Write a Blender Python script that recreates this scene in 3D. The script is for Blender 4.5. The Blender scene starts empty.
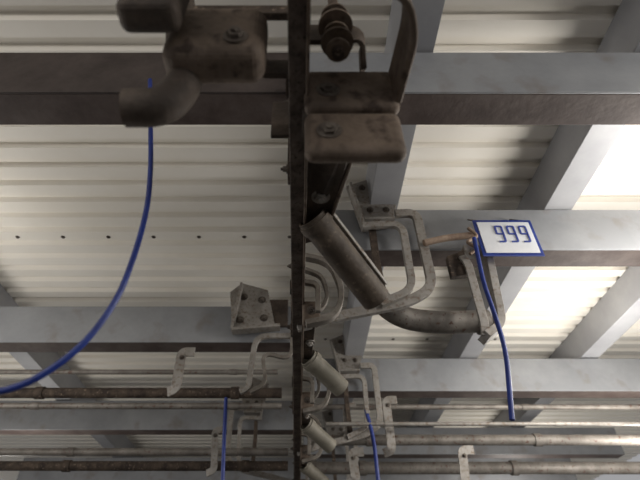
import bpy, math, bmesh
from mathutils import Vector, Matrix
ZC=1.6
sc=bpy.context.scene
C40,S40=math.cos(math.radians(40)),math.sin(math.radians(40))
def M(u,v,Y):
    """surveyed position in metres (camera-height datum) of a feature standing at distance Y"""
    a=(u-297)/480; b=(240-v)/480
    t=Y/(C40-S40*b)
    return Vector((a*t,Y,(S40+C40*b)*t))
# ---------- materials
def mat(name,c1,c2,scale=6,rough=.6,metal=0.0,bump=.15,lo=.4,hi=.65,speck=None,sp=(.58,.68),ss=5):
    m=bpy.data.materials.new(name); m.use_nodes=True
    nt=m.node_tree; N=nt.nodes; L=nt.links
    bs=N['Principled BSDF']
    tc=N.new('ShaderNodeTexCoord')
    n=N.new('ShaderNodeTexNoise'); n.inputs['Scale'].default_value=scale; n.inputs['Detail'].default_value=8; n.inputs['Roughness'].default_value=.65
    L.new(tc.outputs['Object'],n.inputs[0])
    r=N.new('ShaderNodeValToRGB'); r.color_ramp.elements[0].position=lo; r.color_ramp.elements[1].position=hi
    r.color_ramp.elements[0].color=(*c1,1); r.color_ramp.elements[1].color=(*c2,1)
    L.new(n.outputs[0],r.inputs[0])
    out=r.outputs[0]
    if speck:
        n2=N.new('ShaderNodeTexNoise'); n2.inputs['Scale'].default_value=scale*ss; n2.inputs['Detail'].default_value=6
        L.new(tc.outputs['Object'],n2.inputs[0])
        r2=N.new('ShaderNodeValToRGB'); r2.color_ramp.elements[0].position=sp[0]; r2.color_ramp.elements[1].position=sp[1]
        L.new(n2.outputs[0],r2.inputs[0])
        mx=N.new('ShaderNodeMixRGB'); mx.inputs[2].default_value=(*speck,1)
        L.new(r2.outputs[0],mx.inputs[0]); L.new(out,mx.inputs[1]); out=mx.outputs[0]
    L.new(out,bs.inputs['Base Color'])
    bs.inputs['Roughness'].default_value=rough; bs.inputs['Metallic'].default_value=metal
    if bump:
        n3=N.new('ShaderNodeTexNoise'); n3.inputs['Scale'].default_value=scale*8; n3.inputs['Detail'].default_value=4
        L.new(tc.outputs['Object'],n3.inputs[0])
        bp=N.new('ShaderNodeBump'); bp.inputs['Strength'].default_value=bump; bp.inputs['Distance'].default_value=.01
        L.new(n3.outputs[0],bp.inputs['Height']); L.new(bp.outputs[0],bs.inputs['Normal'])
    return m
m_ceil=mat('cream_sheet_metal',(.80,.755,.675),(.84,.80,.73),1.2,.6,0,.03)
m_beam=mat('galvanised_beam',(.23,.235,.245),(.30,.305,.315),1.6,.55,.2,.05,speck=(.19,.165,.15),sp=(.56,.8),ss=3)
m_purl=mat('galvanised_purlin',(.33,.33,.345),(.39,.39,.40),2,.6,.15,.03)
m_lowflange=mat('dark_brown_flange',(.075,.052,.045),(.13,.10,.088),4,.7,.1,.2)  # lower flange, darker and browner than the web
m_shadebeam=mat('shaded_beam',(.045,.033,.029),(.085,.066,.058),3,.7,.1,.15)  # shade painted into the colour: darkened beam steel for the near left beam
m_rust=mat('rusty_dark_steel',(.035,.024,.018),(.11,.08,.058),9,.8,.2,.4,speck=(.26,.20,.15),sp=(.6,.7))
m_rail=mat('worn_rail_steel',(.07,.052,.042),(.17,.135,.11),10,.7,.2,.4,speck=(.03,.02,.015),sp=(.55,.7))
m_cast=mat('weathered_casting',(.105,.075,.053),(.20,.15,.112),5,.7,.15,.4,speck=(.05,.032,.022),sp=(.50,.68),ss=4)
m_castd=mat('dark_casting',(.042,.03,.022),(.11,.082,.062),6,.7,.15,.3)
m_bar=mat('galvanised_bar',(.25,.23,.205),(.36,.335,.305),7,.55,.25,.15,speck=(.17,.12,.085),sp=(.52,.72))
m_bar2=mat('dull_bar',(.15,.13,.108),(.25,.225,.195),8,.6,.25,.15,speck=(.10,.07,.05),sp=(.55,.75))
m_tube=mat('olive_tube',(.05,.036,.025),(.115,.088,.064),6,.65,.15,.25,speck=(.17,.13,.095),sp=(.6,.75))
m_tube2=mat('pale_olive_tube',(.17,.155,.12),(.26,.235,.19),6,.6,.1,.15)
m_bolt=mat('bolt_steel',(.07,.055,.045),(.18,.155,.13),20,.5,.5,.1)
m_pipe=mat('grey_pipe',(.17,.15,.13),(.28,.255,.225),6,.55,.25,.15,speck=(.12,.07,.05))
m_wood=mat('brown_rod',(.20,.13,.09),(.34,.25,.18),14,.7,0,.2)
m_blue=mat('blue_plastic',(.01,.025,.17),(.015,.04,.24),10,.4,0,0)
m_white=mat('white_enamel',(.65,.66,.68),(.75,.75,.76),4,.4,0,0)
m_blk=mat('blue_ink',(.03,.05,.25),(.03,.06,.3),4,.5,0,0)
m_floor=mat('dark_concrete',(.05,.048,.045),(.09,.085,.08),2,.9,0,.2)
m_wall=mat('painted_wall',(.16,.15,.14),(.22,.21,.19),2,.8,0,.1)
# ---------- helpers
def link(o,parent=None):
    sc.collection.objects.link(o)
    if parent: o.parent=parent
    return o
def empty(name):
    e=bpy.data.objects.new(name,None); e.empty_display_size=.1; return link(e)
def mesh(name,vs,fs,m,parent=None,smooth=False,bevel=0,seg=2):
    me=bpy.data.meshes.new(name)
    me.from_pydata([(v[0],v[1],v[2]+ZC) for v in vs],[],fs)
    bm=bmesh.new(); bm.from_mesh(me); bmesh.ops.recalc_face_normals(bm,faces=bm.faces); bm.to_mesh(me); bm.free()
    me.materials.append(m)
    if smooth:
        for p in me.polygons: p.use_smooth=True
    o=link(bpy.data.objects.new(name,me),parent)
    if bevel:
        b=o.modifiers.new('b','BEVEL'); b.width=bevel; b.segments=seg; b.limit_method='ANGLE'; b.angle_limit=.6
    if smooth:
        me.set_sharp_from_angle(angle=math.radians(40))
    return o
def box(name,x0,x1,y0,y1,z0,z1,m,parent=None,bevel=.004,seg=2):
    vs=[(x,y,z) for x in(x0,x1) for y in(y0,y1) for z in(z0,z1)]
    return mesh(name,vs,[(0,1,3,2),(4,6,7,5),(0,4,5,1),(2,3,7,6),(0,2,6,4),(1,5,7,3)],m,parent,bevel=bevel,seg=seg)
def fil(pts,r,n=6):
    pts=[Vector(p) for p in pts]
    if len(pts)<3 or r<=0: return pts
    out=[pts[0]]
    for i in range(1,len(pts)-1):
        p=pts[i]; a=pts[i-1]-p; b=pts[i+1]-p
        d=min(r,a.length*.48,b.length*.48)
        s=p+a.normalized()*d; e=p+b.normalized()*d
        for k in range(n+1):
            t=k/n; out.append(s*(1-t)**2+p*2*t*(1-t)+e*t*t)
    out.append(pts[-1]); return out
def sweep(name,pts,w,h,m,parent=None,r=.05,ref=(0,1,0),rnd=False,bevel=.003):
    P=fil(pts,r); n=len(P)
    if rnd: prof=[(w*math.cos(2*math.pi*k/16),w*math.sin(2*math.pi*k/16)) for k in range(16)]
    else: prof=[(-w/2,-h/2),(w/2,-h/2),(w/2,h/2),(-w/2,h/2)]
    vs=[]; k=len(prof); ref=Vector(ref)
    for i in range(n):
        T=(P[min(i+1,n-1)]-P[max(i-1,0)]).normalized()
        S=T.cross(ref)
        if S.length<1e-3: S=T.cross(Vector((1,0,0)))
        S.normalize(); N=S.cross(T)
        for a,b in prof: vs.append(P[i]+S*a+N*b)
    fs=[(i*k+j,i*k+(j+1)%k,(i+1)*k+(j+1)%k,(i+1)*k+j) for i in range(n-1) for j in range(k)]
    fs+= [tuple(range(k)),tuple(range((n-1)*k,n*k))]
    return mesh(name,vs,fs,m,parent,smooth=True,bevel=0 if rnd else bevel,seg=2)
def tube(name,a,b,r,m,parent=None,th=.012,seg=32):
    a=Vector(a); b=Vector(b); q=(b-a).to_track_quat('Z','Y'); L=(b-a).length
    vs=[];fs=[]
    for rr,z in((r,0),(r,L),(r-th,L),(r-th,0)):
        for k in range(seg):
            t=2*math.pi*k/seg; vs.append(a+q@Vector((rr*math.cos(t),rr*math.sin(t),z)))
    for s in range(4):
        for k in range(seg):
            k2=(k+1)%seg; s2=(s+1)%4
            fs.append((s*seg+k,s*seg+k2,s2*seg+k2,s2*seg+k))
    return mesh(name,vs,fs,m,parent,smooth=True)
def bolt(name,p,d,r,m=None,parent=None,l=.02,n=6):
    p=Vector(p); q=Vector(d).to_track_quat('Z','Y'); vs=[];fs=[]
    def prism(rr,z0,z1,n):
        b=len(vs)
        for z in(z0,z1):
            for k in range(n):
                t=2*math.pi*k/n; vs.append(p+q@Vector((rr*math.cos(t),rr*math.sin(t),z)))
        for k in range(n): fs.append((b+k,b+(k+1)%n,b+n+(k+1)%n,b+n+k))
        fs.append(tuple(range(b,b+n))); fs.append(tuple(range(b+n,b+2*n)))
    prism(r*1.5,-.002,l*.25,20)
    prism(r,0,l,n); prism(r*.5,l*.9,l*1.5,12)
    return mesh(name,vs,fs,m or m_bolt,parent)
def poly(name,pts,thick,m,parent,bevel=.004):
    n=len(pts); vs=list(pts)+[p+Vector(thick) for p in pts]
    return mesh(name,vs,[tuple(range(n)),tuple(range(n,2*n))]+[(i,(i+1)%n,n+(i+1)%n,n+i) for i in range(n)],m,parent,bevel=bevel)
# ---------- room
HC=2.95
vs=[];fs=[];y=-3.0;X0,X1=-7,7;p=.2;prof=[]
while y<15:
    prof+=[(y,HC),(y+.11,HC),(y+.13,HC+.045),(y+.18,HC+.045)]; y+=p
for a,z in prof: vs+=[(X0,a,z),(X1,a,z)]
for i in range(len(prof)-1): fs.append((2*i,2*i+1,2*i+3,2*i+2))
ceil=mesh('ceiling',vs,fs,m_ceil)
s=ceil.modifiers.new('t','SOLIDIFY'); s.thickness=.01; s.offset=1
box('floor',-7,7,-3,15,-1.7,-1.6,m_floor,bevel=0)
box('wall_back',-7,7,15,15.1,-1.6,3.05,m_wall,bevel=0)
scr=empty('roof_screws')
for yy in (3.47,5.47):
    for i in range(-4,9):
        bolt('screw',(-.93+i*.43,yy,HC),(0,0,-1),.013,m_bolt,scr,.01)
def purlin(x0,x1):
    e=empty('roof_purlin')
    box('web',x0,x1,-2.5,14.5,2.62,2.63,m_purl,e)
    box('flange_1',x0,x0+.012,-2.5,14.5,2.63,HC,m_purl,e,0)
    box('flange_2',x1-.012,x1,-2.5,14.5,2.63,HC,m_purl,e,0)
for x in (.57,1.95,3.4,-3.4): purlin(x,x+.22)
def beam(x0,x1,y,z0=2.2,z1=2.6,fl=.21,m=None):
    m=m or m_beam
    e=empty('cross_beam')
    box('web',x0,x1,y,y+.014,z0,z1,m,e)
    box('flange_lower',x0,x1,y+.014,y+fl,z0,z0+.018,m_lowflange,e)
    box('flange_upper',x0,x1,y+.014,y+fl,z1-.018,z1,m,e)
    box('lip',x0,x1,y+fl-.012,y+fl,z0+.018,z0+.05,m,e,0)
    return e
beam(-5,-.02,1.42,m=m_shadebeam); beam(.02,5,1.42)
beam(.22,5,2.73)
beam(-5,-.04,4.14)
beam(.2,5,5.3); beam(-5,-.05,6.6); beam(.1,5,7.7); beam(-5,5,9.3); beam(-5,5,11.2)
# ---------- rail
rail=empty('overhead_rail')
box('lower_flange',-.03,.03,-.4,12,1.5,1.515,m_rail,rail)
box('web',-.006,.006,-.4,12,1.515,1.68,m_rail,rail)
box('upper_flange',-.028,.03,-.4,12,1.68,1.695,m_rail,rail)
for i in range(14):
    yy=.3+i*.65
    box('stiffener',-.028,.028,yy,yy+.01,1.515,1.68,m_rust,rail)
for yy in(1.32,2.7,4.1,5.3,6.6,7.7):
    sweep('drop_plate',[(-.035,yy+.1,1.55),(-.035,yy+.1,2.22)],.012,.1,m_rust,rail)
    for z in (1.6,2.1): bolt('drop_bolt',(-.042,yy+.1,z),(-1,0,0),.014,None,rail)
box('lug_plate',-.11,-.028,1.25,1.27,1.62,1.86,m_castd,rail)
box('edge_angle',.03,.042,-.4,12,1.47,1.53,m_cast,rail)
# ---------- trolleys
def trolley(dy,first=False,mm=None):
    e=empty('trolley_carriage')
    Y=lambda y:y+dy
    if first:
        w=.355; mm=m_cast
        box('clamp_upper',.025,w+.005,Y(.96),Y(1.02),1.405,1.64,mm,e,bevel=.03,seg=5)
        box('clamp_lower',.025,w-.005,Y(.965),Y(1.03),1.17,1.385,mm,e,bevel=.03,seg=5)
        sweep('strap_side',[(.17,Y(.62),1.57),(w-.03,Y(.62),1.57),(w+.02,Y(.74),1.55),(w-.005,Y(.98),1.53)],.024,.20,mm,e,r=.07,ref=(0,0,1),bevel=.006)
        sweep('strap_inner',[(.02,Y(.88),1.74),(.24,Y(.88),1.74),(.25,Y(.98),1.66)],.02,.12,m_castd,e,r=.05,ref=(0,0,1),bevel=.006)
        bolt('bolt_upper',(.11,Y(.96),1.50),(0,-1,0),.028,None,e,l=.014)
        bolt('bolt_lower',(.105,Y(.965),1.275),(0,-1,0),.028,None,e,l=.014)
        sx=.14
        sweep('spindle',[(sx,Y(.84),1.52),(sx,Y(.84),2.0)],.02,0,m_rust,e,rnd=True)
        for i,(z,r) in enumerate(((1.55,.028),(1.60,.038),(1.66,.03),(1.72,.042),(1.79,.034))):
            bolt('nut_%d'%i,(sx,Y(.84),z),(0,0,1),r,m_cast,e,.035)
        poly('arm_plate',[Vector(q) for q in ((.02,Y(1.0),1.43),(.23,Y(1.0),1.43),(.23,Y(1.26),1.50),(.165,Y(1.62),1.52),(.14,Y(1.80),1.52),(.02,Y(1.85),1.52),(.02,Y(1.24),1.50))],(0,0,.015),m_castd,e)
        sweep('arm_rib',[(.22,Y(1.02),1.43),(.22,Y(1.26),1.49),(.16,Y(1.62),1.51)],.014,.03,m_cast,e,ref=(0,0,1))
        bolt('arm_bolt',(.105,Y(1.50),1.51),(0,0,-1),.028,m_bar,e)
        a=Vector((.065,Y(1.62),1.50)); b=Vector((.385,Y(1.98),1.285)); r=.072; mt=m_tube
    else:
        mm=mm or m_bar2
        def q(u,v,d=0): 
            p=M(u,v,2.3+d); return Vector((p.x,p.y-1.3+dy,p.z))
        sweep('loop_outer',[q(300,256),q(330,262),q(343,292),q(336,318),q(306,324)],.032,.05,mm,e,r=.09)
        sweep('loop_inner',[q(305,270,.05),q(322,276,.05),q(328,296,.05),q(322,310,.05),q(304,314,.05)],.022,.04,mm,e,r=.06)
        sweep('drop_lever',[q(303,282,-.05),q(318,284,-.05),q(318,312,-.05)],.03,.03,mm,e,r=.05)
        box('clamp',.03,.13,Y(1.02),Y(1.10),1.36,1.5,m_cast,e,bevel=.02,seg=4)
        bolt('bolt_lower',(.08,Y(1.02),1.43),(0,-1,0),.018,None,e)
        sweep('arm_plate',[(.07,Y(1.08),1.46),(.075,Y(1.2),1.50),(.06,Y(1.75),1.50)],.08,.02,m_rust,e,r=.05,ref=(0,0,1))
        bolt('arm_bolt',(.085,Y(1.50),1.488),(0,0,-1),.02,m_bar,e)
        a=Vector((.075,Y(1.74),1.50)); b=Vector((.31,Y(1.93),1.36)); r=.066; mt=m_tube2
    for sx in (-1,1):
        tube('wheel',(sx*.012,Y(.98),1.56),(sx*.04,Y(.98),1.56),.042,m_rust,e,th=.03)
    tube('buffer_tube',a,b,r,mt,e,th=.01)
    d=(b-a).normalized()
    tube('tube_collar',a+d*.02,a+d*.06,r+.008,mt,e)
    if first: sweep('tube_stay',[(.13,Y(1.60),1.55),b+Vector((.05,-.02,.075))],.016,.035,m_bar,e)
    return e
trolley(0,True)
trolley(1.3); trolley(2.6); trolley(3.9); trolley(5.2)
# near-left clamp
e=empty('rail_clamp')
box('jaw',-.42,-.10,.73,.87,1.36,1.66,m_cast,e,bevel=.05,seg=6)
box('jaw_small',-.52,-.34,.60,.70,1.37,1.62,m_castd,e,bevel=.03,seg=4)
bolt('bolt_1',(-.19,.73,1.43),(0,-1,0),.026,None,e)
sweep('curved_lug',[M(126,108,.85),M(164,108,.85),M(186,84,.85),M(182,40,.85),M(178,-30,.85)],.058,0,m_castd,e,r=.12,rnd=True)
sweep('link_bar',[(-.03,.80,1.74),(-.38,.80,1.74)],.06,.03,m_rust,e)
sweep('link_strap',[(-.02,.95,1.62),(-.15,.95,1.62),(-.16,.82,1.6)],.02,.10,m_castd,e,ref=(0,0,1))
# ---------- hangers
def hanger(dy,sx=1):
    e=empty('rail_hanger')
    def q(u,v,Y=2.62):
        p=M(u,v,Y); return Vector((p.x*sx,p.y+dy,p.z))
    poly('bracket_plate',[q(346,186,2.69),q(378,176,2.69),q(397,203,2.69),q(391,226,2.69),q(362,230,2.69)],(0,.03,0),m_bar,e)
    sweep('bracket_rib',[q(364,228,2.64),q(350,186,2.64)],.02,.09,m_bar,e,r=.0)
    sweep('bracket_shelf',[q(364,222,2.64),q(394,221,2.64)],.02,.09,m_bar,e,r=.0)
    for i,(u,v) in enumerate(((362,188),(378,187),(370,210),(386,210))):
        bolt('bolt_%d'%i,q(u,v,2.69),(0,-1,0),.018,None,e)
    sweep('hanger_bar_outer',[q(395,214),q(416,213),q(433,288),q(407,303),q(340,316),q(297,327)],.065,.035,m_bar,e,r=.10)
    sweep('hanger_bar_inner',[q(362,226,2.58),q(402,224,2.58),q(413,290,2.58),q(380,304,2.58)],.05,.035,m_bar,e,r=.10)
    sweep('hanger_web',[q(372,228,2.64),q(376,260,2.64),q(384,300,2.64)],.05,.03,m_rust,e,r=.1)
    bolt('end_bolt',q(308,324,2.60),(0,-1,0),.018,None,e)
    return e
hanger(0); hanger(2.57); hanger(4.97)
hanger(3.87,-1)
e=empty('rail_hanger')
Y=4.05
poly('bracket_plate',[M(230,292,Y),M(242,283,Y),M(268,290,Y),M(275,326,Y),M(232,332,Y)],(0,.03,0),m_bar,e)
for i,(u,v) in enumerate(((244,297),(262,300),(240,320),(264,318))): bolt('bolt_%d'%i,M(u,v,Y),(0,-1,0),.026,None,e)
sweep('angle_leg',[M(232,331,Y-.04),M(280,327,Y-.04)],.03,.10,m_bar,e)
sweep('angle_side',[M(242,285,Y-.04),M(232,330,Y-.04)],.025,.10,m_bar,e)
box('pack_plate',M(268,300,Y).x,M(288,300,Y).x,4.09,4.13,M(275,326,4.1).z,M(275,300,4.1).z,m_castd,e)
sweep('bar_1',[M(296,336,Y),M(256,336,Y),M(248,388,Y),M(240,392,Y)],.05,.035,m_bar,e,r=.12)
sweep('bar_2',[M(292,330,Y-.04),M(292,360,Y),M(262,352,Y),M(266,384,Y),M(250,392,Y)],.035,.03,m_bar2,e,r=.12)
# ---------- fat pipe + strap at right
e=empty('conduit_pipe')
Yp=2.95
sweep('pipe',[M(368,288,2.75),M(398,318,Yp),M(440,323,Yp),M(488,321,Yp)],.08,0,m_pipe,e,r=.22,rnd=True)
tube('pipe_collar',M(478,322,Yp),M(486,322,Yp),.09,m_pipe,e)
sweep('support_strap_front',[M(462,256,2.64),M(468,264,2.64),M(484,322,2.64),M(486,336,2.64)],.055,.02,m_bar,e,r=.08)
sweep('support_strap_outer',[M(462,252,2.70),M(486,252,2.70),M(501,326,2.70),M(484,338,2.66)],.05,.10,m_bar,e,r=.08)
poly('strap_gusset',[M(447,256,2.66),M(464,250,2.66),M(470,274,2.66),M(452,276,2.66)],(0,.05,0),m_rust,e)
e=empty('brown_rod')
sweep('rod',[M(424,243,2.58),M(445,238,2.58),M(474,235,2.58)],.024,0,m_wood,e,rnd=True,r=.1)
sweep('wire_wrap',[M(468,228,2.54),M(478,236,2.54),M(466,242,2.54),M(478,248,2.54),M(470,254,2.54)],.012,0,m_wood,e,rnd=True,r=.03)
# sign
e=empty('location_sign')
a=M(472,220,2.56)
box('plate',a.x,a.x+.42,2.56,2.568,a.z-.33,a.z,m_blue,e,.01)
box('face',a.x+.025,a.x+.395,2.554,2.56,a.z-.305,a.z-.025,m_white,e,.002)
for i in range(3):
    x=a.x+.14+i*.085; z=a.z-.07
    sweep('digit_%d'%i,[(x+.045,2.55,z-.07),(x,2.55,z-.07),(x,2.55,z),(x+.045,2.55,z),(x+.045,2.55,z-.14),(x,2.55,z-.14)],.012,.004,m_blk,e,r=.01,bevel=0)
sweep('hanging_wire',[(a.x+.05,2.57,a.z),(a.x+.05,2.72,a.z+.15)],.006,0,m_bolt,e,rnd=True)
sweep('hanging_wire_2',[(a.x+.37,2.57,a.z),(a.x+.37,2.72,a.z+.15)],.006,0,m_bolt,e,rnd=True)
# ---------- pipes across bay
def hpipe(x0,x1,v,Y,r,m):
    z=M(297,v,Y).z
    e=empty('service_pipe')
    sweep('pipe',[(x0,Y,z),(x1,Y,z)],r,0,m,e,rnd=True)
    for x in (x0+.6,(x0+x1)/2,x1-.5):
        tube('coupling',(x,Y,z),(x+.08,Y,z),r*1.2,m,e)
hpipe(-5,-.2,372,4.7,.025,m_pipe)
hpipe(-5,-.15,393,4.6,.05,m_rust)
hpipe(-5,-.15,406,4.6,.03,m_pipe)
hpipe(-5,-.1,452,5.6,.04,m_pipe)
hpipe(-5,-.1,466,5.6,.05,m_rust)
hpipe(.2,5,407,5.5,.03,m_pipe)
hpipe(.3,5,424,5.0,.02,m_bar)
hpipe(.15,5,440,5.4,.055,m_pipe)
hpipe(.15,5,468,6.2,.07,m_pipe)
def strap(u0,v0,u1,v1,Y,w=.09,hook=1):
    e=empty('pipe_hanger_strap')
    a=M(u0,v0,Y); b=M(u1,v1,Y)
    sweep('strap',[a+Vector((.12*hook,.0,.0)),a,b,b+Vector((-.08*hook,.05,-.02))],w,.015,m_bar,e,r=.05)
    bolt('bolt',a+Vector((.01,-.01,-.06)),(0,-1,0),.015,None,e)
strap(182,352,176,388,4.1); strap(386,400,392,450,5.2); strap(352,452,356,480,5.2); strap(462,450,466,485,5.2)
strap(215,430,214,470,5.3,.07); strap(345,405,346,440,5.25,.05)
def cable(pts,Y,r=.012):
    e=empty('blue_cable'); P=[M(u,v,Y) for u,v in pts]
    sweep('cable',P,r,0,m_blue,e,rnd=True,r=.4)
    return e
cable([(150,80),(151,165),(148,205),(138,245),(118,300),(80,350),(20,390),(-80,400)],1.38,.011)
cable([(474,238),(484,285),(494,312),(506,350),(512,420)],2.5,.014)
cable([(226,398),(224,440),(222,500)],4.1,.016)
c=cable([(366,410),(374,440),(380,500)],5.0,.02)
sweep('cable_clip',[M(366,406,5.0),M(368,414,5.0)],.04,.04,m_bar,c)
# ---------- light
def pl(x,y,z,en,r=.3,col=(1,.965,.91)):  # added fill: unseen point lights brightening roof and beams, no fixtures modelled
    l=bpy.data.lights.new('fill_light','POINT'); l.energy=en; l.shadow_soft_size=r; l.color=col
    o=bpy.data.objects.new('fill_light',l); o.location=(x,y,z+ZC); link(o)
pl(-2.6,-1.2,1.9,75); pl(3.2,-.8,1.9,150)
pl(3.8,2.2,1.3,60); pl(-3.8,3.0,1.2,60); pl(3.8,5,1.4,70); pl(-3.8,6.5,1.4,40); pl(3.6,8.6,1.6,50)
pl(2.6,2.15,1.9,75,.25); pl(3.0,4.1,1.8,80,.25); pl(-3.1,2.9,2.1,16,.2)
w=bpy.data.worlds.new('w'); sc.world=w; w.use_nodes=True
w.node_tree.nodes['Background'].inputs[0].default_value=(.82,.82,.84,1); w.node_tree.nodes['Background'].inputs[1].default_value=.42
# ---------- camera
cd=bpy.data.cameras.new('cam'); cam=bpy.data.objects.new('cam',cd); link(cam)
cam.location=(0,0,ZC); cam.rotation_euler=(math.radians(130),0,0)
cd.sensor_width=36; cd.lens=27; cd.shift_x=23/640; cd.clip_start=.05
cd.dof.use_dof=True; cd.dof.focus_distance=3.0; cd.dof.aperture_fstop=1.6
sc.camera=cam
sc.view_settings.view_transform='Standard'
